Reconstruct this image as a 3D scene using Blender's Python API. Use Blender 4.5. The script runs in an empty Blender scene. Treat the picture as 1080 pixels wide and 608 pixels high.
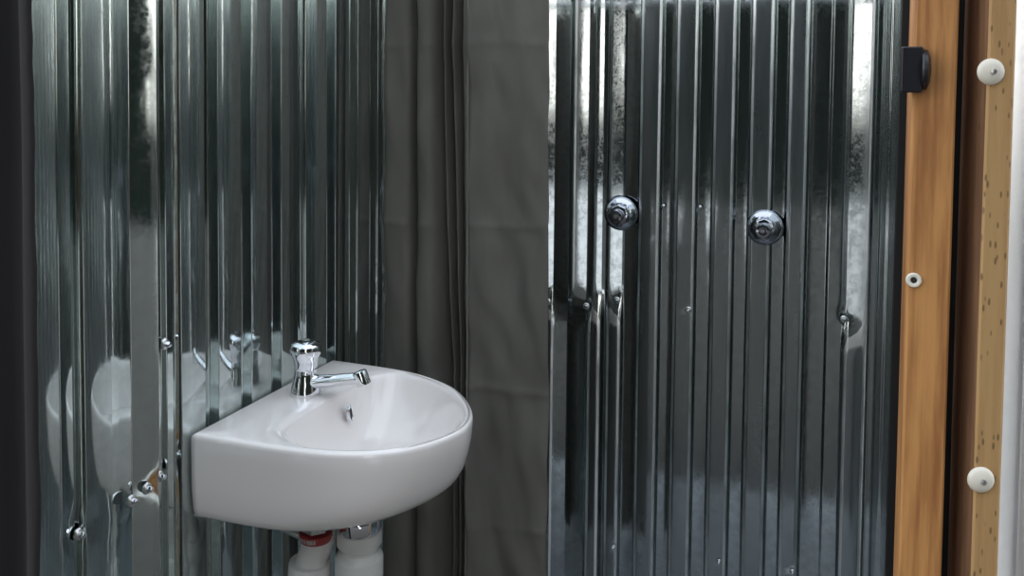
import bpy, bmesh, math, random
from mathutils import Vector, Matrix, noise
random.seed(4)
S = bpy.context.scene
C = S.collection
PI = math.pi

# ------------------------------------------------------------------ camera
cam_d = bpy.data.cameras.new('camera'); cam = bpy.data.objects.new('camera', cam_d); C.objects.link(cam)
FPX, YAW, PITCH, ROLL = 927.935, -0.349, 0.0429, 0.010
fw = Vector((math.sin(YAW)*math.cos(PITCH), math.cos(YAW)*math.cos(PITCH), -math.sin(PITCH)))
r0 = Vector((math.cos(YAW), -math.sin(YAW), 0)); u0 = r0.cross(fw)
r1 = r0*math.cos(ROLL)+u0*math.sin(ROLL); u1 = -r0*math.sin(ROLL)+u0*math.cos(ROLL)
cam.matrix_world = Matrix(((r1.x, u1.x, -fw.x, .9155), (r1.y, u1.y, -fw.y, -1.0801), (r1.z, u1.z, -fw.z, .5294), (0, 0, 0, 1)))
cam_d.sensor_width = 36; cam_d.lens = FPX/1080*36
cam_d.shift_y = -(304-136.27)/1080
cam_d.clip_start = .02
S.camera = cam

# ------------------------------------------------------------------ exposure
S.view_settings.view_transform = 'Standard'; S.view_settings.look = 'None'
S.view_settings.gamma = 1; S.view_settings.use_curve_mapping = False
S.view_settings.exposure = 0.0

# ------------------------------------------------------------------ node helpers
class NT:
    def __init__(s, tree): s.t = tree; s.n = tree.nodes; s.l = tree.links
    def node(s, typ, **kw):
        n = s.n.new(typ)
        for k, v in kw.items():
            if k.startswith('i_'):
                n.inputs[k[2:].replace('_', ' ')].default_value = v
            else: setattr(n, k, v)
        return n
    def link(s, a, b): s.l.new(a, b)
    def val(s, x, sock):
        if isinstance(x, (int, float, tuple, list)): sock.default_value = x
        else: s.link(x, sock)
    def math(s, op, a, b=0., c=None, clamp=False):
        n = s.n.new('ShaderNodeMath'); n.operation = op; n.use_clamp = clamp
        s.val(a, n.inputs[0]); s.val(b, n.inputs[1])
        if c is not None: s.val(c, n.inputs[2])
        return n.outputs[0]
    def maprange(s, v, a, b, c=0., d=1., smooth=True):
        n = s.n.new('ShaderNodeMapRange'); n.interpolation_type = 'SMOOTHSTEP' if smooth else 'LINEAR'
        s.val(v, n.inputs[0])
        for i, x in enumerate((a, b, c, d)): s.val(x, n.inputs[i+1])
        return n.outputs[0]
    def mix(s, f, a, b):
        n = s.n.new('ShaderNodeMix'); n.data_type = 'RGBA'
        s.val(f, n.inputs[0]); s.val(a, n.inputs[6]); s.val(b, n.inputs[7])
        return n.outputs[2]
    def noise(s, vec, scale, detail=3., rough=.5):
        n = s.n.new('ShaderNodeTexNoise'); s.link(vec, n.inputs['Vector'])
        n.inputs['Scale'].default_value = scale; n.inputs['Detail'].default_value = detail; n.inputs['Roughness'].default_value = rough
        return n.outputs['Fac']
    def mapping(s, scale=(1, 1, 1), rot=(0, 0, 0)):
        tc = s.n.new('ShaderNodeTexCoord'); m = s.n.new('ShaderNodeMapping')
        s.link(tc.outputs['Object'], m.inputs['Vector']); m.inputs['Scale'].default_value = scale; m.inputs['Rotation'].default_value = rot
        return m.outputs[0]

# ------------------------------------------------------------------ world: overcast sky over dark trees
W = bpy.data.worlds.new('overcast_sky'); S.world = W; W.use_nodes = True
w = NT(W.node_tree); w.n.clear()
tc = w.node('ShaderNodeTexCoord'); sx = w.node('ShaderNodeSeparateXYZ'); w.link(tc.outputs['Generated'], sx.inputs[0])
X, Y, Z = sx.outputs
az = w.math('ARCTAN2', X, w.math('MULTIPLY', Y, -1.))              # 0 looks back along -y, positive to the right
rag = w.math('MULTIPLY', w.math('SUBTRACT', w.noise(tc.outputs['Generated'], 7., 5.), .5), .25)
azr = w.math('ADD', az, rag)
left_open = w.maprange(azr, -.41, -.47)
gap_r = w.math('MULTIPLY', w.maprange(azr, .36, .45), w.maprange(azr, .60, .53))      # unseen bright gap added for the tilted ribs to reflect
right_open = w.math('MAXIMUM', gap_r, w.maprange(azr, 1.36, 1.56))
side = w.math('MAXIMUM', left_open, right_open)
top = w.math('SUBTRACT', .62, w.math('MULTIPLY', side, .62))        # tree line shaped for reflections: high in the middle, low at the sides
zz = w.math('ADD', Z, rag)
sky_f = w.maprange(zz, w.math('SUBTRACT', top, .04), w.math('ADD', top, .06))
skyc = w.mix(w.maprange(Z, 0., .6), (1.95, 1.9, 1.8, 1), (.86, .95, 1.08, 1))
treec = w.mix(w.noise(tc.outputs['Generated'], 16., 5.), (.003, .005, .0045, 1), (.014, .019, .017, 1))
col = w.mix(sky_f, treec, skyc)
bg = w.node('ShaderNodeBackground'); w.link(col, bg.inputs['Color']); bg.inputs['Strength'].default_value = 2.05
out = w.node('ShaderNodeOutputWorld'); w.link(bg.outputs[0], out.inputs[0])

# ------------------------------------------------------------------ materials
def base_mat(name):
    m = bpy.data.materials.new(name); m.use_nodes = True; t = NT(m.node_tree)
    return m, t, t.n['Principled BSDF']
def simple(name, col, rough=.5, metal=0., bump=0., bscale=60., var=0., coat=0.):
    m, t, b = base_mat(name)
    b.inputs['Base Color'].default_value = (*col, 1); b.inputs['Roughness'].default_value = rough; b.inputs['Metallic'].default_value = metal
    if coat: b.inputs['Coat Weight'].default_value = coat; b.inputs['Coat Roughness'].default_value = .04
    v = t.mapping()
    if var:
        f = t.noise(v, bscale*.3, 4.)
        t.link(t.mix(f, tuple(c*(1-var) for c in col)+(1,), tuple(min(1, c*(1+var)) for c in col)+(1,)), b.inputs['Base Color'])
    if bump:
        bp = t.node('ShaderNodeBump'); bp.inputs['Strength'].default_value = bump; bp.inputs['Distance'].default_value = .002
        t.link(t.noise(v, bscale, 4.), bp.inputs['Height']); t.link(bp.outputs[0], b.inputs['Normal'])
    return m
def zinc(name, tint=(.60, .65, .645), lo=.06, hi=.20, mottled=.5, rib_light=None, wmix=.55, clean=.06, dull=.85, fold=None):
    m, t, b = base_mat(name)
    v = t.mapping(); vs = t.mapping(scale=(1, 1, .12))
    b.inputs['Metallic'].default_value = 1.
    n1 = t.noise(v, 55., 5., .65); n2 = t.noise(vs, 28., 3.)
    vo = t.node('ShaderNodeTexVoronoi'); t.link(v, vo.inputs['Vector']); vo.inputs['Scale'].default_value = 160.
    sp = t.math('MULTIPLY', t.maprange(n1, .35, .65), mottled)
    f = t.math('ADD', t.math('MULTIPLY', sp, .6), t.math('MULTIPLY', n2, .4))
    t.link(t.mix(f, tuple(c*1.12 for c in tint)+(1,), tuple(c*.62 for c in tint)+(1,)), b.inputs['Base Color'])
    rr = t.math('ADD', t.math('MULTIPLY', vo.outputs['Distance'], .25), t.math('MULTIPLY', n1, .75))
    t.link(t.maprange(rr, .3, .75, lo, hi), b.inputs['Roughness'])
    bp = t.node('ShaderNodeBump'); bp.inputs['Strength'].default_value = .12; bp.inputs['Distance'].default_value = .0015
    t.link(t.noise(t.mapping(scale=(1, 1, .35)), 22., 2.), bp.inputs['Height']); t.link(bp.outputs[0], b.inputs['Normal'])
    # a duller, rougher skin over the bright zinc
    b2 = t.node('ShaderNodeBsdfPrincipled'); b2.inputs['Metallic'].default_value = 1.
    b2.inputs['Base Color'].default_value = (*[c*dull for c in tint], 1); b2.inputs['Roughness'].default_value = .40
    mx = t.node('ShaderNodeMixShader')
    if rib_light:                                   # duller skin on raised ribs paints in their light against shaded valleys
        sp3 = t.node('ShaderNodeSeparateXYZ'); tc3 = t.node('ShaderNodeTexCoord'); t.link(tc3.outputs['Object'], sp3.inputs[0])
        ax, a0, a1 = rib_light
        mask = t.maprange(sp3.outputs[ax], a0, a1)
        amt = t.math('ADD', clean, t.math('MULTIPLY', mask, t.maprange(n2, .2, .8, wmix*.7, wmix*1.3)))
        if fold:                               # near-white painted along the folds as edge highlights
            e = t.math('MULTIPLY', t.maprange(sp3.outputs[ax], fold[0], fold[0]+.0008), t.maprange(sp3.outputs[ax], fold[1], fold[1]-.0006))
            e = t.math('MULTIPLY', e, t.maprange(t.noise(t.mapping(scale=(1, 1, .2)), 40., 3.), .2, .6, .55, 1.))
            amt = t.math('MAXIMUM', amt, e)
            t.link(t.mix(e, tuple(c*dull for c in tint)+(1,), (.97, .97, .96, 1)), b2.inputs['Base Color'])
        t.link(amt, mx.inputs[0])
    else: t.link(t.maprange(n2, .3, .7, .10, .30), mx.inputs[0])
    t.link(b.outputs[0], mx.inputs[1]); t.link(b2.outputs[0], mx.inputs[2])
    t.link(mx.outputs[0], t.n['Material Output'].inputs[0])
    return m
def wood(name, light, dark, gate0=.45, seed=0.):
    m, t, b = base_mat(name)
    tcn = t.node('ShaderNodeTexCoord'); mp = t.node('ShaderNodeMapping'); t.link(tcn.outputs['Object'], mp.inputs[0])
    mp.inputs['Scale'].default_value = (1, 1, .06); mp.inputs['Location'].default_value = (seed, seed, seed)
    g = t.noise(mp.outputs[0], 90., 6., .6); g2 = t.noise(mp.outputs[0], 25., 2.)
    f = t.math('ADD', t.math('MULTIPLY', g, .5), t.math('MULTIPLY', g2, .5))
    c = t.mix(t.maprange(f, .40, .62), tuple(light)+(1,), tuple(dark)+(1,))
    # small bark flecks
    mp2 = t.node('ShaderNodeMapping'); t.link(tcn.outputs['Object'], mp2.inputs[0]); mp2.inputs['Scale'].default_value = (1.3, 1, .42); mp2.inputs['Rotation'].default_value = (0, .5, .3); mp2.inputs['Location'].default_value = (seed*3, seed, 0)
    vo = t.node('ShaderNodeTexVoronoi'); vo.inputs['Scale'].default_value = 120.; t.link(mp2.outputs[0], vo.inputs['Vector'])
    gate = t.maprange(t.noise(tcn.outputs['Object'], 7., 2.), gate0, gate0+.12)
    fl = t.math('MULTIPLY', t.maprange(vo.outputs['Distance'], .27, .15), gate)
    c = t.mix(t.math('MULTIPLY', fl, .75), c, tuple(x*.28 for x in dark)+(1,))
    t.link(c, b.inputs['Base Color']); b.inputs['Roughness'].default_value = .62
    bp = t.node('ShaderNodeBump'); bp.inputs['Strength'].default_value = .35; bp.inputs['Distance'].default_value = .001
    t.link(g, bp.inputs['Height']); t.link(bp.outputs[0], b.inputs['Normal'])
    return m
def fabric(name, a, bcol, rough=.75, sheen=.0):
    m, t, b = base_mat(name)
    v = t.mapping(); vs = t.mapping(scale=(1, 1, .25))
    t.link(t.mix(t.noise(vs, 14., 4.), (*a, 1), (*bcol, 1)), b.inputs['Base Color'])
    b.inputs['Roughness'].default_value = rough
    b.inputs['Specular IOR Level'].default_value = .35
    bp = t.node('ShaderNodeBump'); bp.inputs['Strength'].default_value = .25; bp.inputs['Distance'].default_value = .0008
    wv = t.noise(v, 900., 1.); big = t.math('MULTIPLY', t.noise(v, 30., 3.), 3.)
    t.link(t.math('ADD', wv, big), bp.inputs['Height']); t.link(bp.outputs[0], b.inputs['Normal'])
    return m
M_zinc = zinc('galvanised_zinc')
M_zinc_left = zinc('rib_lit_zinc_left', (.61, .67, .66), .035, .11, .35, rib_light=(0, -.0035, -.0012), wmix=.27, clean=.0, dull=.55)
M_zinc_back = zinc('rib_lit_zinc_back', (.50, .54, .545), .05, .16, .6, rib_light=(1, 1.174, 1.169), wmix=.42, clean=.02, dull=.62, fold=(1.1638, 1.1680))
M_zinc_out = zinc('clean_galvanised_zinc', (.98, .98, .98), .35, .5, .1)
M_cer = simple('white_ceramic', (.84, .795, .765), .12, 0, coat=.5)
M_chrome = simple('chrome', (.80, .81, .84), .05, 1.)
M_chrome_dark = simple('smoked_chrome', (.46, .47, .52), .07, 1.)
M_dull = simple('brushed_steel', (.62, .62, .62), .28, 1.)
M_dark = simple('dark_hollow', (.01, .01, .01), .6)
M_pvc = simple('white_plastic', (.78, .77, .74), .32, 0, var=.03)
M_black = simple('black_plastic', (.006, .006, .009), .38)
M_gap = simple('black_gap_shade', (.006, .006, .007), .55, bump=.2)
M_red = simple('red_tape', (.30, .035, .035), .4)
M_wlab = simple('white_print', (.75, .70, .68), .5)
M_timber = wood('orange_timber', (.53, .255, .080), (.28, .110, .030), gate0=.58, seed=.0)
M_timber2 = wood('pale_timber', (.46, .28, .115), (.36, .20, .075), gate0=.38, seed=3.1)
M_timber2_shade = wood('brown_shaded_timber', (.28, .150, .080), (.15, .078, .040), gate0=.6, seed=5.7)  # shade painted into the pale post's left side
M_curt = fabric('charcoal_polyester', (.33, .315, .280), (.175, .167, .148))
M_cloth = fabric('black_shade_cloth', (.020, .018, .018), (.013, .012, .013), .85)
M_concrete = simple('concrete', (.30, .31, .32), .8, bump=.4, bscale=40., var=.2)
M_gravel = simple('pale_gravel', (.50, .475, .44), .9, bump=.5, bscale=50., var=.15)
M_reflector = simple('pale_reflector', (.82, .79, .75), .9, bump=.4, bscale=50., var=.1)
M_dark_ground = simple('added_dark_ground', (.05, .046, .04), .95, bump=.6, bscale=30., var=.3)
M_screwwhite = simple('white_cap_washer', (.72, .68, .58), .35)

# ------------------------------------------------------------------ object helpers
def obj(name, bm, mat, parent=None, smooth=True, bevel=0., angle=40, recalc=True, loc=None):
    if recalc: bmesh.ops.recalc_face_normals(bm, faces=bm.faces)
    me = bpy.data.meshes.new(name); bm.to_mesh(me); bm.free()
    for m in (mat if isinstance(mat, (list, tuple)) else [mat]): me.materials.append(m)
    o = bpy.data.objects.new(name, me); C.objects.link(o)
    if parent: o.parent = parent
    if loc: o.location = loc
    if smooth: me.shade_smooth()
    if bevel:
        b = o.modifiers.new('bevel', 'BEVEL'); b.width = bevel; b.segments = 3; b.limit_method = 'ANGLE'; b.angle_limit = math.radians(35)
        b.harden_normals = True
    elif smooth:
        try: me.set_sharp_from_angle(angle=math.radians(angle))
        except Exception: pass
    return o
def thing(name, label, cat, loc=(0, 0, 0), rot=(0, 0, 0), group=None):
    o = bpy.data.objects.new(name, None); C.objects.link(o); o.location = loc; o.rotation_euler = rot
    o.empty_display_size = .02; tag(o, label, cat, group); return o
def tag(o, label, cat, group=None):
    o['label'] = label; o['category'] = cat
    if group: o['group'] = group
    return o
def lathe(bm, prof, n=40, axis=Vector((0, 0, 1)), org=Vector((0, 0, 0)), cap=True, lobes=0, lamp=0.):
    axis = Vector(axis).normalized(); a = axis.orthogonal().normalized(); b = axis.cross(a); org = Vector(org)
    rings = []
    for (r, h) in prof:
        ring = []
        for i in range(n):
            th = 2*PI*i/n; rr = r*(1+lamp*math.cos(lobes*th)) if lobes else r
            ring.append(bm.verts.new(org+axis*h+(a*math.cos(th)+b*math.sin(th))*rr))
        rings.append(ring)
    for k in range(len(rings)-1):
        for i in range(n):
            j = (i+1) % n; bm.faces.new((rings[k][i], rings[k][j], rings[k+1][j], rings[k+1][i]))
    if cap:
        bm.faces.new(rings[0]); bm.faces.new(rings[-1])
    return bm
def catmull(pts, per=8, closed=False):
    pts = [Vector(p) for p in pts]; n = len(pts); res = []
    rng = range(n if closed else n-1)
    for i in rng:
        g = (lambda k: pts[k % n]) if closed else (lambda k: pts[max(0, min(n-1, k))])
        p0, p1, p2, p3 = g(i-1), g(i), g(i+1), g(i+2)
        for s in range(per):
            t = s/per
            res.append(.5*((2*p1)+(p2-p0)*t+(2*p0-5*p1+4*p2-p3)*t*t+(3*p1-p0-3*p2+p3)*t**3))
    if not closed: res.append(pts[-1])
    return res
def tube(bm, pts, rad, n=20, cap=True, flat=1.):
    pts = [Vector(p) for p in pts]; rings = []
    up = None
    for i, p in enumerate(pts):
        d = (pts[min(i+1, len(pts)-1)]-pts[max(i-1, 0)]).normalized()
        if up is None: up = Vector((0, 0, 1)) if abs(d.z) < .95 else Vector((1, 0, 0))
        a = d.cross(up).normalized(); b = a.cross(d).normalized(); up = b
        r = rad[i] if isinstance(rad, (list, tuple)) else rad
        rings.append([bm.verts.new(p+(a*math.cos(2*PI*k/n)+b*math.sin(2*PI*k/n)*flat)*r) for k in range(n)])
    for k in range(len(rings)-1):
        for i in range(n):
            j = (i+1) % n; bm.faces.new((rings[k][i], rings[k][j], rings[k+1][j], rings[k+1][i]))
    if cap: bm.faces.new(rings[0]); bm.faces.new(rings[-1])
    return bm
def box(bm, x0, x1, y0, y1, z0, z1):
    v = [bm.verts.new((x, y, z)) for z in (z0, z1) for y in (y0, y1) for x in (x0, x1)]
    for f in ((0, 1, 3, 2), (4, 6, 7, 5), (0, 4, 5, 1), (2, 3, 7, 6), (0, 2, 6, 4), (1, 5, 7, 3)): bm.faces.new([v[i] for i in f])
    return bm
def sheet(bm, path_fn, zs, thick, nrm_fn=None):
    """extrude a plan polyline (list of (x,y), may change with z) into a thin two-sided sheet"""
    rows = [[Vector((p[0], p[1], z)) for p in path_fn(z)] for z in zs]
    def mk(rows): return [[bm.verts.new(p) for p in r] for r in rows]
    def nrm(r, i):
        d = r[min(i+1, len(r)-1)]-r[max(i-1, 0)]; d.z = 0
        return Vector((d.y, -d.x, 0)).normalized()
    A = mk(rows); B = mk([[p-nrm(r, i)*thick for i, p in enumerate(r)] for r in rows])
    nz, nx = len(rows), len(rows[0])
    for j in range(nz-1):
        for i in range(nx-1):
            bm.faces.new((A[j][i], A[j][i+1], A[j+1][i+1], A[j+1][i]))
            bm.faces.new((B[j][i], B[j+1][i], B[j+1][i+1], B[j][i+1]))
    for j in range(nz-1):
        for i in (0, nx-1): bm.faces.new((A[j][i], A[j+1][i], B[j+1][i], B[j][i]))
    for i in range(nx-1):
        for j in (0, nz-1): bm.faces.new((A[j][i], A[j][i+1], B[j][i+1], B[j][i]))
    return bm
def smoothstep(a, b, x):
    t = max(0., min(1., (x-a)/(b-a))); return t*t*(3-2*t)
def round_profile(pts, r=.0022):
    """round every fold of a profile given as (s, depth) with small bends"""
    res = [pts[0]]
    for i in range(1, len(pts)-1):
        p0, p, p2 = Vector(pts[i-1]), Vector(pts[i]), Vector(pts[i+1])
        a = (p0-p); b = (p2-p); ra = min(r, a.length*.42); rb = min(r, b.length*.42)
        q0 = p+a.normalized()*ra; q1 = p+b.normalized()*rb
        for k in range(4):
            t = k/3; res.append(tuple(q0*(1-t)**2+p*2*t*(1-t)+q1*t*t))
    res.append(pts[-1]); return res

# ================================================================== SETTING
FLOOR = -.98
ZT = .93
def ground(name, x0, x1, y0, y1, z, mat, t=.04):
    bm = bmesh.new(); box(bm, x0, x1, y0, y1, z-t, z); o = obj(name, bm, mat, smooth=False); o['kind'] = 'structure'; return o
ground('floor', -.02, 1.12, .02, 1.23, FLOOR, M_concrete, .05)
ground('floor_dark_added', -.9, 8.9, -9, .02, FLOOR-.01, M_dark_ground)  # unseen dark ground added to keep the metal's reflections dark
bm = bmesh.new(); q = [(1.70, -2.4), (2.35, -2.4), (6.1, -9), (4.3, -9)]  # unseen pale wedge added for the back wall ribs to reflect
A = [bm.verts.new((x, y, FLOOR-.012)) for x, y in q]; B = [bm.verts.new((x, y, FLOOR+.004)) for x, y in q]; bm.faces.new(A); bm.faces.new(B)
for i in range(4): bm.faces.new((A[i], A[(i+1) % 4], B[(i+1) % 4], B[i]))
refl = obj('floor_reflector', bm, M_reflector, smooth=False); refl['kind'] = 'structure'
ground('floor_yard', -9, 9, -9, 9, FLOOR-.05, M_gravel)

# left wall: (y, depth towards the cubicle)
H = .0175
HL = .018
LP = [(-.330, 0), (-.300, 0), (-.296, HL), (-.2395, HL), (-.2300, .001), (-.2290, .008), (-.2054, .008), (-.2020, .001), (-.1985, HL), (-.1528, HL),
      (-.1430, 0), (-.1222, 0), (-.1000, .0010), (-.0650, .0205), (-.0520, 0), (-.0386, 0), (-.0346, .008), (-.0180, .008), (-.0145, HL), (.0395, HL), (.0500, 0), (.0690, 0),
      (.0725, HL), (.1290, HL), (.1390, 0), (.1545, 0), (.1580, HL), (.2130, HL), (.2230, 0), (.2400, 0), (.2440, HL), (.2940, HL), (.3040, 0), (.3280, 0),
      (.3320, .010), (.3840, .0225), (.3960, 0), (.4200, 0), (.4240, HL), (.4736, HL), (.4830, 0), (.5060, 0), (.5100, HL), (.5600, HL), (.5700, 0), (.5910, 0),
      (.5950, HL), (.6450, HL), (.6550, 0), (.6760, 0), (.6800, HL), (.7300, HL), (.7400, 0), (.7610, 0), (.7650, HL), (.8150, HL), (.8250, 0), (.8460, 0),
      (.8500, HL), (.9000, HL), (.9100, 0), (.9310, 0), (.9350, HL), (.9850, HL), (.9950, 0), (1.0160, 0), (1.0200, HL), (1.0700, HL), (1.0800, 0), (1.18, 0)]
LPr = round_profile(LP, .0012)
def lwall(z):
    res = []
    for (s, d) in LPr:
        d2 = d
        # dents round the crumpled fixing and general unevenness of thin sheet
        g = math.exp(-((s+.085)/.05)**2-((z+.055)/.020)**2); d2 = d*(1-.25*g)+.0007*g*math.sin(s*160)
        g2 = math.exp(-((s+.205)/.02)**2-((z+.05)/.015)**2); d2 -= .004*g2
        d2 += .0008*noise.noise(Vector((s*3, z*2.2, 1.3)))+.0002*noise.noise(Vector((s*14, z*9, 4.)))
        res.append((d2-.018, s+.0018*noise.noise(Vector((s*2, z*1.7, 9.)))))
    return res
zs = [FLOOR+(ZT-FLOOR)*i/110 for i in range(111)]
bm = bmesh.new(); sheet(bm, lwall, zs, .0008)
wl = obj('wall_left', bm, M_zinc_left, angle=75); wl['kind'] = 'structure'

# back wall: (x, depth above z=0, depth below)
BP = [(-.012, 0, 0), (.030, 0, 0), (.038, H, H), (.085, H, H), (.094, 0, 0), (.130, 0, 0), (.139, H, H), (.150, H, H), (.1600, 0, 0), (.1770, .001, 0),
      (.1815, .0150, H), (.2162, .0005, H), (.2240, 0, H*.9), (.2583, 0, .002), (.2739, .0155, .001), (.3102, .0005, .004), (.3180, 0, H), (.3231, 0, H), (.3290, .0100, H), (.3512, .002, H),
      (.3600, 0, 0), (.3625, .0000, .001), (.3700, .0125, H), (.4060, .0010, H), (.4150, 0, 0), (.4391, 0, 0), (.4500, H, H), (.5030, H, H), (.5130, 0, 0), (.5330, 0, 0),
      (.5420, H, H), (.5941, H, H), (.6040, 0, 0), (.6270, 0, 0), (.6364, H, H), (.6873, H, H), (.6970, 0, 0), (.7180, 0, 0), (.7262, H, H), (.7779, H, H), (.7869, 0, 0), (.8060, 0, 0),
      (.8157, H, H), (.8595, H, H), (.8690, 0, 0), (.9091, 0, 0), (.9156, .004, .004), (.9480, .0040, .005), (.9559, .0010, H), (1.004, .0142, H), (1.0120, 0, 0), (1.024, .0015, .0015), (1.030, 0, 0), (1.042, 0, 0), (1.046, .002, .002), (1.075, .002, .002), (1.100, 0, 0)]
BPa = None
def both():
    A, B = [], []
    for i in range(1, len(BP)-1):            # steep flanks
        x, a, c = BP[i]
        if c < .001 and .41 < x < .90:
            if BP[i+1][2] > .01: BP[i] = (BP[i+1][0]-.0045, a, c)
            elif BP[i-1][2] > .01: BP[i] = (BP[i-1][0]+.0045, a, c)
    for i, (x, a, c) in enumerate(BP):
        sh = lambda k, v: abs(v-H) < 1e-9 and 0 < i < len(BP)-1
        pa = [(x, a)]; pb = [(x, c)]
        up = BP[i-1][2] < .006 if i else False; dn = BP[i+1][2] < .006 if i < len(BP)-1 else False
        w_ = .0078
        if c > .010 and up:
            pb = [(x, c-.0034), (x+w_, c)]
            sl = (BP[i+1][1]-a)/(BP[i+1][0]-x)
            pa = [(x, a-.0034), (x+w_, a)] if abs(a-H) < 1e-9 else [(x, a), (x+w_, a+sl*w_)]
        elif c > .010 and dn:
            pb = [(x-w_, c), (x, c-.0034)]
            sl = (a-BP[i-1][1])/(x-BP[i-1][0])
            pa = [(x-w_, a), (x, a-.0034)] if abs(a-H) < 1e-9 else [(x-w_, a-sl*w_), (x, a)]
        A += pa; B += pb
    return round_profile(A), round_profile(B)
BPa, BPb = both()
dents = [(.202, -.038), (.308, -.039), (.393, -.013), (.581, -.02), (.951, -.002), (.396, -.676), (.67, -.661), (.848, -.65)]
def bwall(z):
    t = smoothstep(-.10, .02, z); res = []
    for (a, b) in zip(BPa, BPb):
        x = b[0]+(a[0]-b[0])*t; d = b[1]+(a[1]-b[1])*t
        for (dx, dz) in dents:
            g = math.exp(-((x-dx)/.007)**2-((z-dz)/.010)**2); d -= .0015*g
        d += .0005*noise.noise(Vector((x*2, z*1.6, 5.3)))+.00015*noise.noise(Vector((x*12, z*7, 2.)))
        res.append((x, 1.172+.009-d+.0))
    return res
bm = bmesh.new(); sheet(bm, bwall, zs, .0008)
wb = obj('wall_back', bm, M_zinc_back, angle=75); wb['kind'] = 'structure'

# right side: zinc wall, then an added black sheet for shade in the timber gaps
bm = bmesh.new(); rp = []
for k in range(11):
    y = 1.165-k*.092; rp += [(y, 0), (y-.022, 0), (y-.030, H*.8), (y-.080, H*.8), (y-.088, 0)]
rpr = round_profile(rp)
sheet(bm, lambda z: [(1.105-.058*(1.165-y)-d, y) for y, d in rpr], [FLOOR, -.6, -.2, .2, .5, ZT], .0008)
wr = obj('wall_right', bm, M_zinc, angle=75); wr['kind'] = 'structure'
bm = bmesh.new(); sheet(bm, lambda z: [(.9975, .135), (.991, .096), (.9925, .092), (1.06, .092), (1.125, .092)], [FLOOR, 0, ZT], .003)
wr = obj('gap_shade_1', bm, M_gap, smooth=False); wr['kind'] = 'structure'

# ================================================================== BASIN
rim_pts = [(0.0, .404), (.05, .4045), (.099, .404), (.145, .401), (.19, .394), (.242, .374), (.285, .348), (.322, .312), (.351, .272), (.370, .235), (.380, .198), (.380, .165), (.368, .125),
           (.347, .086), (.318, .054), (.280, .030), (.235, .014), (.19, .006), (.136, .002), (.065, .0), (0.0, .0)]
def resample(pl, n):
    L = [0.]
    for a, b in zip(pl, pl[1:]): L.append(L[-1]+(b-a).length)
    res = []; k = 0
    for i in range(n):
        s = L[-1]*i/(n-1)
        while k < len(L)-2 and L[k+1] < s: k += 1
        t = (s-L[k])/max(1e-9, L[k+1]-L[k]); res.append(pl[k].lerp(pl[k+1], min(1, t)))
    return res
NF, NB = 96, 40
front = resample(catmull([Vector((x, y, 0)) for x, y in rim_pts[::-1]], 8), NF)      # from near back corner round the front
back = resample([Vector((0, .404, 0)), Vector((0, 0, 0))], NB+2)[1:-1]
rim = front+back; N = len(rim)
# bowl outline paired with the rim
inner_pts = [(.150, .040), (.190, .024), (.236, .030), (.276, .044), (.312, .067), (.338, .096), (.357, .131), (.367, .167), (.366, .198), (.357, .231), (.339, .266), (.311, .303), (.276, .336), (.236, .361), (.190, .379), (.150, .380)]
infront = resample(catmull([Vector((.122, .062, 0))]+[Vector((x, y, 0)) for x, y in inner_pts]+[Vector((.122, .352, 0))], 8), NF)
inback = resample(catmull([Vector((.122, .352, 0)), Vector((.113, .31, 0)), Vector((.113, .202, 0)), Vector((.113, .105, 0)), Vector((.122, .062, 0))], 8), NB+2)[1:-1]
inner = infront+inback
CX, CY = .16, .202
def scaled(sx, sy, inset=0.):
    res = []
    for p in rim:
        x = p.x*sx; y = CY+(p.y-CY)*sy
        q = Vector((x, y, 0))
        if inset:
            d = (q-Vector((CX, CY, 0))); q = q-d.normalized()*inset
            q.x = max(q.x, min(inset, .006) if p.x < 1e-6 else 0)
        res.append(q)
    return res
dc = Vector((.200, .190, 0))
def circ(c, r):
    # circle paired by direction with the rim
    res = []
    for p in rim:
        d = Vector((p.x-c.x, p.y-c.y, 0)).normalized(); res.append(c+d*r)
    return res
bm = bmesh.new(); rings = []
def addring(pts, z): rings.append([bm.verts.new((p.x, p.y, z)) for p in pts])
def lerp(a, b, t): return [p.lerp(q, t) for p, q in zip(a, b)]
# bowl from the drain outwards and up
for t, z in [(1., -.112), (.93, -.111), (.82, -.108), (.68, -.102), (.52, -.092), (.38, -.079), (.25, -.060), (.15, -.039), (.08, -.021), (.035, -.0085), (.010, -.0025), (-.015, -.0006)]:
    addring(lerp(inner, circ(dc, .018), t), z)
inw = lerp(inner, rim, .12 if 0 else .10)
addring(lerp(inner, rim, .22), 0.)
addring(lerp(inner, rim, .5), .0002)
addring(scaled(1, 1, .0075), 0.)
addring(scaled(1, 1, .0035), -.0012)
addring(scaled(1, 1, .0010), -.0040)
addring(scaled(1, 1, 0), -.0085)
addring(scaled(.998, .999), -.030)
addring(scaled(.987, .997), -.052)
addring(scaled(.974, .996), -.073)
addring(scaled(.948, .992), -.092)
addring(scaled(.910, .986), -.107)
addring(scaled(.855, .978), -.1190)
addring(scaled(.790, .967), -.1275)
addring(scaled(.73, .950), -.1325)
bot = scaled(.69, .92)
addring(bot, -.1350)
bc = Vector((.196, .17, 0))
addring(lerp(bot, circ(bc, .045), .35), -.143)
addring(lerp(bot, circ(bc, .045), .72), -.154)
addring(circ(bc, .043), -.162)
addring(circ(bc, .038), -.167)
addring(circ(bc, .035), -.170)
for k in range(len(rings)-1):
    for i in range(N):
        j = (i+1) % N; bm.faces.new((rings[k][i], rings[k][j], rings[k+1][j], rings[k+1][i]))
bm.faces.new(rings[0]); bm.faces.new(rings[-1])
basin = thing('wash_basin', 'small white ceramic wall hung basin with rounded front, fixed to the left metal wall', 'wash basin', (.004, 0, 0))
body = obj('basin_bowl', bm, M_cer, basin, angle=180)
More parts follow.
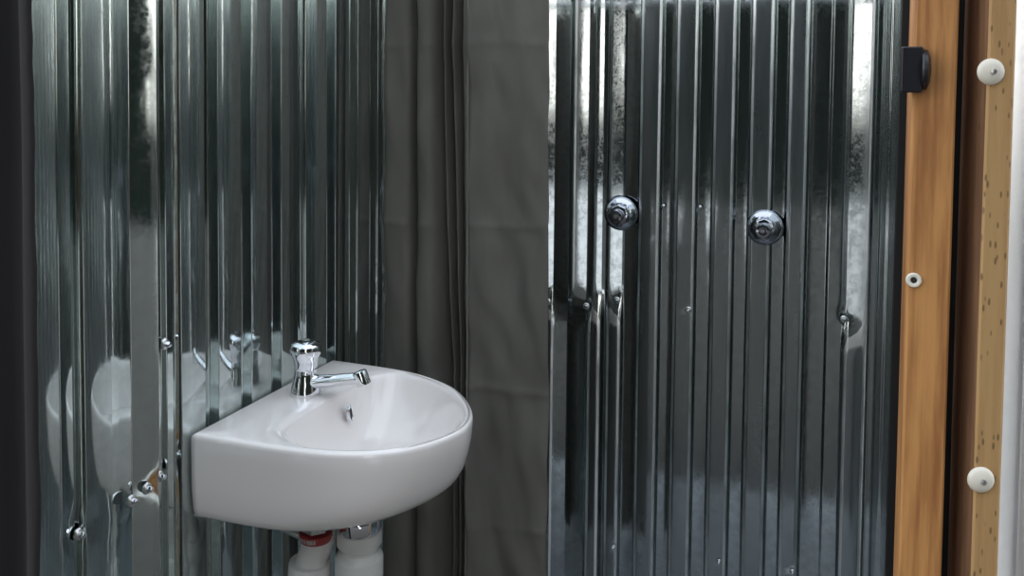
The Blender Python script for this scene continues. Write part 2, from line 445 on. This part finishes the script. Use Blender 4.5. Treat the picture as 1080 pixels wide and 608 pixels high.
# overflow slot on the bowl's back slope
def oval(bm, c, rx, rz, nrm, t, n=28, inner=None):
    nrm = Vector(nrm).normalized(); a = Vector((0, 1, 0)); a = (a-nrm*a.dot(nrm)).normalized(); b = nrm.cross(a)
    if inner is None:
        A = [bm.verts.new(Vector(c)+a*math.cos(2*PI*i/n)*rx+b*math.sin(2*PI*i/n)*rz+nrm*t) for i in range(n)]
        B = [bm.verts.new(Vector(c)+a*math.cos(2*PI*i/n)*rx+b*math.sin(2*PI*i/n)*rz-nrm*.002) for i in range(n)]
        bm.faces.new(A); bm.faces.new(B)
        for i in range(n): bm.faces.new((A[i], A[(i+1) % n], B[(i+1) % n], B[i]))
    else:
        prof = [(1., -.002), (1., t), ((1+inner)/2, t*1.4), (inner, t), (inner, -.002)]
        R = [[bm.verts.new(Vector(c)+(a*math.cos(2*PI*i/n)*rx+b*math.sin(2*PI*i/n)*rz)*k+nrm*h) for i in range(n)] for k, h in prof]
        for q in range(len(R)-1):
            for i in range(n): bm.faces.new((R[q][i], R[q][(i+1) % n], R[q+1][(i+1) % n], R[q+1][i]))
OC = (.1315, .247, -.036)
bm = bmesh.new(); oval(bm, OC, .0080, .0145, (1, .12, .12), 0.0030, inner=.72); ov = obj('overflow_ring', bm, M_chrome, basin); ov['label'] = 'chrome overflow ring'
bm = bmesh.new(); oval(bm, OC, .0060, .0110, (1, .12, .12), .0020); o = obj('overflow_hole', bm, M_dark, ov)
bm = bmesh.new(); lathe(bm, [(.001, -.1105), (.012, -.1105), (.019, -.1095), (.021, -.111), (.021, -.114)], org=dc); o = obj('drain_flange', bm, M_chrome, basin)
o['label'] = 'chrome drain ring'

# ================================================================== TAP
tap = thing('pillar_tap', 'chrome pillar tap with a short spout, standing on the back ledge of the basin', 'tap', (.066, .218, .0004))
bm = bmesh.new(); lathe(bm, [(.0255, 0), (.0262, .002), (.0258, .005), (.0245, .012), (.0225, .022), (.0205, .031), (.0195, .038), (.0192, .044), (.0170, .0460)], 48)
tb = obj('tap_body', bm, M_chrome, tap)
bm = bmesh.new(); lathe(bm, [(.0165, .0450), (.0192, .0460), (.0200, .048), (.0204, .056), (.0212, .062), (.0240, .067), (.0262, .071), (.0268, .078), (.0262, .084), (.0235, .0885), (.0150, .0915), (.004, .0925)], 64, lobes=4, lamp=.016)
hd = obj('tap_handle', bm, M_chrome, tap)
bm = bmesh.new(); lathe(bm, [(.007, .0935), (.007, .0945), (.002, .095)], 20); o = obj('handle_cap', bm, M_dull, hd)
bm = bmesh.new()
sp = catmull([(.010, 0, .022), (.030, .001, .0245), (.055, .003, .0285), (.080, .005, .0335), (.097, .006, .0365), (.107, .007, .0365)], 6)
tube(bm, sp, [.0140-.0030*min(1, i/(len(sp)*.75)) for i in range(len(sp))], 24, flat=.82)
spout = obj('spout', bm, M_chrome, tap)
bm = bmesh.new(); lathe(bm, [(.0100, 0), (.0120, .0015), (.0124, .004), (.0124, .022), (.0120, .0245), (.0090, .025), (.0090, .022)], 28, axis=(.45, .02, -1), org=(.101, .007, .0490))
o = obj('spout_nozzle', bm, M_chrome, spout)

# ================================================================== WASTE PIPES under the basin
wt = thing('waste_pipe', 'white plastic waste pipe with wide collar hanging straight under the basin', 'pipe', (.200, .17, .0115))
bm = bmesh.new(); lathe(bm, [(.030, -.181), (.0350, -.183), (.0358, -.186), (.0358, -.202), (.0350, -.205), (.028, -.206)], 40); o = obj('chrome_nut', bm, M_chrome, wt); o['label'] = 'chrome tailpiece nut'
bm = bmesh.new(); lathe(bm, [(.030, -.204), (.0375, -.206), (.0380, -.212), (.0380, -.226), (.0345, -.232), (.0310, -.236), (.0305, -.262), (.030, -.262)], 12); o = obj('upper_nut', bm, M_pvc, wt, bevel=.001)
bm = bmesh.new(); lathe(bm, [(.0310, -.240), (.0330, -.243), (.0385, -.248), (.0395, -.252), (.0395, -.284), (.0385, -.287), (.034, -.290), (.034, -.330), (.038, -.333), (.0395, -.345), (.0395, -.40), (.036, -.420), (.020, -.425)], 40); o = obj('lower_collar', bm, M_pvc, wt)

tr = thing('trap_pipe', 'white plastic trap pipe curving up on the left of the waste pipe', 'pipe', (.133, .150, .006))
bm = bmesh.new(); tube(bm, catmull([(-.016, 0, -.425), (-.016, 0, -.36), (-.016, 0, -.300), (-.010, 0, -.255), (.002, 0, -.222), (.006, -.004, -.203)], 8), .0255, 28); pp = obj('bent_pipe', bm, M_pvc, tr)
bm = bmesh.new(); lathe(bm, [(.024, 0), (.0340, .002), (.0350, .006), (.0350, .032), (.033, .036), (.026, .037)], 32, axis=(-.06, 0, -1), org=(-.014, 0, -.258)); o = obj('pipe_collar', bm, M_pvc, tr)
hs = thing('supply_hose', 'thin steel hose from the left wall to a red banded fitting under the basin', 'hose')
bm = bmesh.new(); tube(bm, catmull([(.002, .150, -.198), (.030, .152, -.201), (.070, .150, -.208), (.105, .146, -.212), (.125, .143, -.211)], 8), .0058, 14); o = obj('braided_hose', bm, M_dull, hs)
bm = bmesh.new(); lathe(bm, [(.020, 0), (.0255, .0005), (.0260, .0015), (.0260, .0105), (.0255, .0120), (.020, .0125)], 36, axis=(-.05, 0, -1), org=(.150, .118, -.1820)); rb = obj('red_band', bm, M_red, hs); rb['label'] = 'red label band with white print'
bm = bmesh.new()
for k, a in enumerate((-2.35, -2.15, -1.95, -1.72, -1.50, -1.30, -1.08)):
    c = Vector((.150, .118, -.1885)); r = .0264; wv = .0016+.0009*(k % 3)
    q = [c+Vector((math.cos(a+s*wv/r)*r, math.sin(a+s*wv/r)*r, h)) for s, h in ((-1, -.0030), (1, -.0030), (1, .0035), (-1, .0035))]
    bm.faces.new([bm.verts.new(p) for p in q])
bmesh.ops.solidify(bm, geom=bm.faces[:], thickness=.0004)
o = obj('white_print', bm, M_wlab, rb, smooth=False)
bm = bmesh.new(); lathe(bm, [(.012, 0), (.0225, .001), (.0225, .016), (.015, .018)], 6, org=(.150, .118, -.1800)); o = obj('hose_nut', bm, M_dull, hs, smooth=False, bevel=.001)

# ================================================================== SHOWER VALVES
def valve(x, z, label, rot=0):
    v = thing('shower_valve', label, 'shower valve', (x, 1.1655, z), group='shower valves without handles')
    bm = bmesh.new(); lathe(bm, [(.044, 0), (.0450, .003), (.0440, .007), (.0400, .013), (.0330, .0185), (.0240, .0225), (.0170, .0240), (.010, .0240)], 48, axis=(0, -1, 0)); obj('flange', bm, M_chrome_dark, v)
    bm = bmesh.new(); lathe(bm, [(.0250, .018), (.0285, .021), (.0285, .031), (.0255, .036), (.0175, .039)], 8, axis=(0, -1, 0)); obj('hexagon_collar', bm, M_chrome_dark, v, bevel=.0012)
    bm = bmesh.new(); lathe(bm, [(.0165, .034), (.0180, .040), (.0175, .064), (.0155, .069), (.0105, .0695), (.0100, .063), (.002, .0625)], 32, axis=(0, -1, 0)); st = obj('spindle_sleeve', bm, M_chrome_dark, v)
    bm = bmesh.new(); lathe(bm, [(.0060, .062), (.0065, .070), (.0050, .074), (.001, .075)], 20, axis=(0, -1, 0)); obj('spindle', bm, M_dull, st)
    return v
valve(.404, .214, 'left one of the two chrome shower valves on the back metal wall, nearer the curtain')
valve(.766, .200, 'right one of the two chrome shower valves on the back metal wall, nearer the timber')

# ================================================================== SCREWS in the sheets
def screw(name, loc, axis, r, label, cat, group, mat=M_dull, white=False, prot=.010):
    s = thing(name, label, cat, loc, group=group)
    bm = bmesh.new(); lathe(bm, [(r, -.001), (r*1.02, .001), (r*.8, .0028), (r*.5, .0034)], 24, axis=axis); obj('washer', bm, mat, s)
    bm = bmesh.new(); lathe(bm, [(r*.55, .003), (r*.58, prot*.75), (r*.45, prot), (r*.1, prot*1.02)], 6, axis=axis); obj('head', bm, M_chrome if not white else mat, s, smooth=False, bevel=.0006)
    return s
G = 'roofing screws in the back sheet'
rows = [(.2075, -.036, 'shiny roofing screw on the back wall right beside the curtain edge'),
        (.314, -.039, 'roofing screw on the back wall, second from the curtain in the row below the valves'),
        (.398, -.015, 'roofing screw on the back wall straight below the left shower valve'),
        (.583, -.024, 'roofing screw on the back wall at mid height between the two shower valves'),
        (.953, -.010, 'roofing screw at the foot of the brightest rib of the back wall, nearest the timber'),
        (.398, -.676, 'low roofing screw on the back wall, leftmost of the bottom row'),
        (.672, -.661, 'low roofing screw on the back wall, middle of the bottom row'),
        (.850, -.652, 'low roofing screw on the back wall, rightmost of the bottom row')]
for i, (x, z, lab) in enumerate(rows):
    screw('roofing_screw', (x, 1.1600 if i not in (1, 3) else 1.1640, z), (0, -1, 0), .0085 if i < 5 else .0065, lab, 'screw', G)
for x, z, lab in [(.513, .238, 'tiny nail in the back sheet just right of the left valve, at its height'), (.606, .240, 'tiny nail in the back sheet halfway between the valves, at their height')]:
    screw('nail', (x, 1.1715, z), (0, -1, 0), .0055, lab, 'nail', 'nails at valve height', prot=.005)
GL = 'roofing screws in the left sheet'
for (y, z, d, lab) in [(-.112, -.057, -.006, 'roofing screw in the crumpled left sheet, lowest and leftmost of the three beside the basin'),
                       (-.084, -.051, -.004, 'roofing screw in the crumpled left sheet, middle one of the three beside the basin'),
                       (-.056, -.045, -.006, 'roofing screw in the crumpled left sheet, the one of the three closest to the basin'),
                       (-.203, -.062, -.008, 'roofing screw alone at the left edge of the left sheet, low'),
                       (-.036, .147, -.0125, 'roofing screw in the left sheet just above and left of the basin corner')]:
    screw('roofing_screw', (d, y, z), (1, 0, 0), .0085, lab, 'screw', GL)

# ================================================================== SHOWER CURTAIN
def cu_path(z):
    """plan of the gathered curtain at height z"""
    k = smoothstep(.70, -.15, z)             # folds drift to the right as they fall
    op = smoothstep(.35, -.35, z)
    s = .022*k
    P = [(.004, .612), (.018, .600), (.045, .594), (.070+.1*s, .600), (.0765+.2*s, .622), (.083+.2*s, .624), (.088+.2*s, .602), (.105+.3*s, .592), (.124+.4*s, .598),
         (.132+s*.8, .618), (.138+s*.9, .640), (.1435+s, .612+.01*op), (.150+s, .606+.012*op), (.1555+s, .634), (.160+s, .640), (.164+s, .614), (.171+1.0*s, .604), (.178+.8*s, .612),
         (.183+.6*s, .632), (.192+.5*s, .606), (.205+.3*s, .598), (.222, .597), (.232, .603), (.228, .614), (.222, .612), (.217, .594), (.2165, .578), (.2225, .5735), (.232, .577),
         (.262, .586), (.300, .588), (.340, .586), (.368, .590), (.382+.004*k, .596)]
    P = [(x+.004*k if i > 24 else x, .600+(y-.600)*1.5 if y > .6 and i < 24 else y) for i, (x, y) in enumerate(P)]
    pl = catmull([Vector((x, y, 0)) for x, y in P], 6)
    return pl
def curtain_sheet(bm, zs):
    rows = []
    for z in zs:
        pl = cu_path(z); r = []
        for i, p in enumerate(pl):
            u = i/(len(pl)-1); d = 0.
            for zc, a in ((.625, .0030), (.258, .0045), (-.085, .0050), (-.37, .0030)):      # ironed-in horizontal creases
                wob = zc+.004*math.sin(u*17+zc*9)
                if zc == .258 and u < .65: wob -= .012
                d += a*math.exp(-abs(z-wob)/.007)
            big = 1.7 if u > .75 else .8
            d += big*.009*noise.noise(Vector((p.x*11, z*5.5, 2.)))+big*.006*noise.noise(Vector((p.x*25+z*6, z*9, 7.)))
            r.append(Vector((p.x+.0015*noise.noise(Vector((u*9, z*3, 1.))), p.y-d, z)))
        rows.append(r)
    vs = [[bm.verts.new(p) for p in r] for r in rows]
    for j in range(len(vs)-1):
        for i in range(len(vs[0])-1): bm.faces.new((vs[j][i], vs[j][i+1], vs[j+1][i+1], vs[j+1][i]))
bm = bmesh.new(); CZ0, CZ1 = -.93, .79
curtain_sheet(bm, [CZ0+(CZ1-CZ0)*i/260 for i in range(261)])
bmesh.ops.solidify(bm, geom=bm.faces[:], thickness=.0006)
curt = thing('shower_curtain', 'charcoal grey fabric shower curtain bunched in the corner behind the basin', 'shower curtain')
obj('curtain_cloth', bm, M_curt, curt, angle=180, recalc=False)
bm = bmesh.new(); pts = []
for i in range(120):
    z = CZ0+(CZ1-CZ0)*i/119; pl = cu_path(z); p = pl[26*6+2]; pts.append(Vector((p.x+.0006*math.sin(i*2.1), p.y-.0055, z)))
tube(bm, pts, .0011, 8); o = obj('seam', bm, M_curt, curt)
rod = thing('curtain_rod', 'steel curtain rod spanning the cubicle above the curtain', 'curtain rod')
bm = bmesh.new(); tube(bm, [(.002, .6, .82), (1.03, .6, .82)], .011, 20); obj('rod_tube', bm, M_dull, rod)
for k in range(7):
    bm = bmesh.new(); cx = .03+k*.055
    tube(bm, [(cx, .6+.02*math.sin(2*PI*i/24), .807+.027*math.cos(2*PI*i/24)) for i in range(25)], .0015, 8, cap=False)
    o = obj('curtain_ring', bm, M_dull, curt)

# black cloth hanging at the near end of the left wall
def cl_path(z):
    e = .0625+.004*noise.noise(Vector((0, z*9, 3.)))+.004*noise.noise(Vector((0, z*24, 8.)))*smoothstep(.3, .6, z)+.006*smoothstep(.55, .1, z)*0
    return [(x+0*z, -.322+.012*math.sin(x*46+1.1)+.006*math.sin(x*110)+.003*noise.noise(Vector((x*8, z*3, 0)))) for x in [-.45+(e+.45)*i/70 for i in range(71)]]
bm = bmesh.new(); sheet(bm, cl_path, [FLOOR+.01+(ZT-FLOOR-.02)*i/140 for i in range(141)], .0012)
cloth = obj('shade_cloth', bm, M_cloth, angle=180); tag(cloth, 'black cloth hanging along the left edge, in front of the left metal wall', 'cloth')

# ================================================================== TIMBERS
def post(name, label, w_, d_, loc, rz, mat, z0=FLOOR-.05, z1=ZT, group=None, segs=24, mats=None):
    bm = bmesh.new(); rows = []
    for k in range(segs+1):
        z = z0+(z1-z0)*k/segs; wv = .0008*noise.noise(Vector((loc[0]*20, z*3, 0)))
        c = .0022
        ring = [(c, 0), (w_-c, 0), (w_, c), (w_, d_-c), (w_-c, d_), (c, d_), (0, d_-c), (0, c)]
        rows.append([bm.verts.new((x+wv, y, z)) for x, y in ring])
    n = 8
    for k in range(segs):
        for i in range(n):
            f = bm.faces.new((rows[k][i], rows[k][(i+1) % n], rows[k+1][(i+1) % n], rows[k+1][i]))
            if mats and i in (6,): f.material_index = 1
    bm.faces.new(rows[0]); bm.faces.new(rows[-1])
    o = obj(name, bm, mats or mat, smooth=False, loc=(loc[0], loc[1], 0)); o.rotation_euler = (0, 0, rz)
    return tag(o, label, 'timber post', group)
post('timber_post', 'orange timber post right beside the dark back sheet, carrying a black bracket', .0445, .055, (1.000, .004, 0), math.radians(2), M_timber)
post('timber_post', 'pale flecked timber post with two big white bolts, left side painted in shaded brown', .0285, .066, (1.0735, 0, 0), math.radians(15), None, mats=[M_timber2, M_timber2_shade])

# black bracket
br = thing('door_bracket', 'black plastic bracket fixed high on the orange timber post', 'bracket', (1.004, .006, .558))
bm = bmesh.new(); box(bm, -.018, .004, -.018, .004, -.0255, .0255); obj('bracket_plate', bm, M_black, br, bevel=.002)
bm = bmesh.new(); lathe(bm, [(.0225, 0), (.0235, .002), (.0225, .006), (.016, .009), (.006, .0105), (.001, .011)], 20, axis=(1, 0, 0), org=(.003, -.004, 0), cap=True); obj('bracket_disc', bm, M_black, br)

def bolt(x, z, label):
    b = thing('bolt', label, 'bolt', (x, -.0005+.012*0, z), (0, 0, math.radians(15)), group='white headed bolts on the pale timber')
    bm = bmesh.new(); lathe(bm, [(.0138, 0), (.0145, .0012), (.0138, .0030), (.0110, .0050), (.0070, .0064), (.003, .0068), (.0005, .0067)], 36, axis=(0, -1, 0), org=(0, .0015, 0)); obj('washer_cap', bm, M_screwwhite, b)
    bm = bmesh.new(); lathe(bm, [(.0030, .0050), (.0030, .0074), (.001, .0076)], 16, axis=(0, -1, 0)); o = obj('bolt_centre', bm, M_dull, b)
    return b
bolt(1.0765, .5560, 'white domed bolt head high on the pale timber post, the upper of two')
bolt(1.0800, .1040, 'white domed bolt head low on the pale timber post, the lower of two')
sc = thing('screw_cup', 'small cream screw cup with a dark hole on the orange timber post, at mid height', 'screw', (1.0065, .0038, .3205))
bm = bmesh.new(); lathe(bm, [(.0080, 0), (.0085, .001), (.0075, .0030), (.0055, .0034), (.0038, .0025), (.0030, .0005), (.0005, .0004)], 28, axis=(0, -1, 0)); obj('cup_ring', bm, M_screwwhite, sc)
bm = bmesh.new(); lathe(bm, [(.0030, .0006), (.0030, .0020), (.0005, .0021)], 16, axis=(0, -1, 0)); obj('screw_hole', bm, M_dark, sc)

# bright clean sheet on the outside, right of the posts
op = []
for k in range(8):
    x = k*.086; op += [(x, .0), (x+.030, .0), (x+.040, .013), (x+.076, .013)]
opr = round_profile(op, .003)
def osheet(z):
    return [(1.1045+s*.74+d*.5, .030+s*.66-d*.85+.0012*noise.noise(Vector((s*4, z*3, 0)))) for s, d in opr]
bm = bmesh.new(); sheet(bm, osheet, [FLOOR-.045+(ZT-FLOOR+.045)*i/60 for i in range(61)], .0008)
os_ = obj('corrugated_sheet', bm, M_zinc_out, angle=75); tag(os_, 'bright corrugated metal sheet at the right edge, beyond the pale timber post', 'metal sheet')
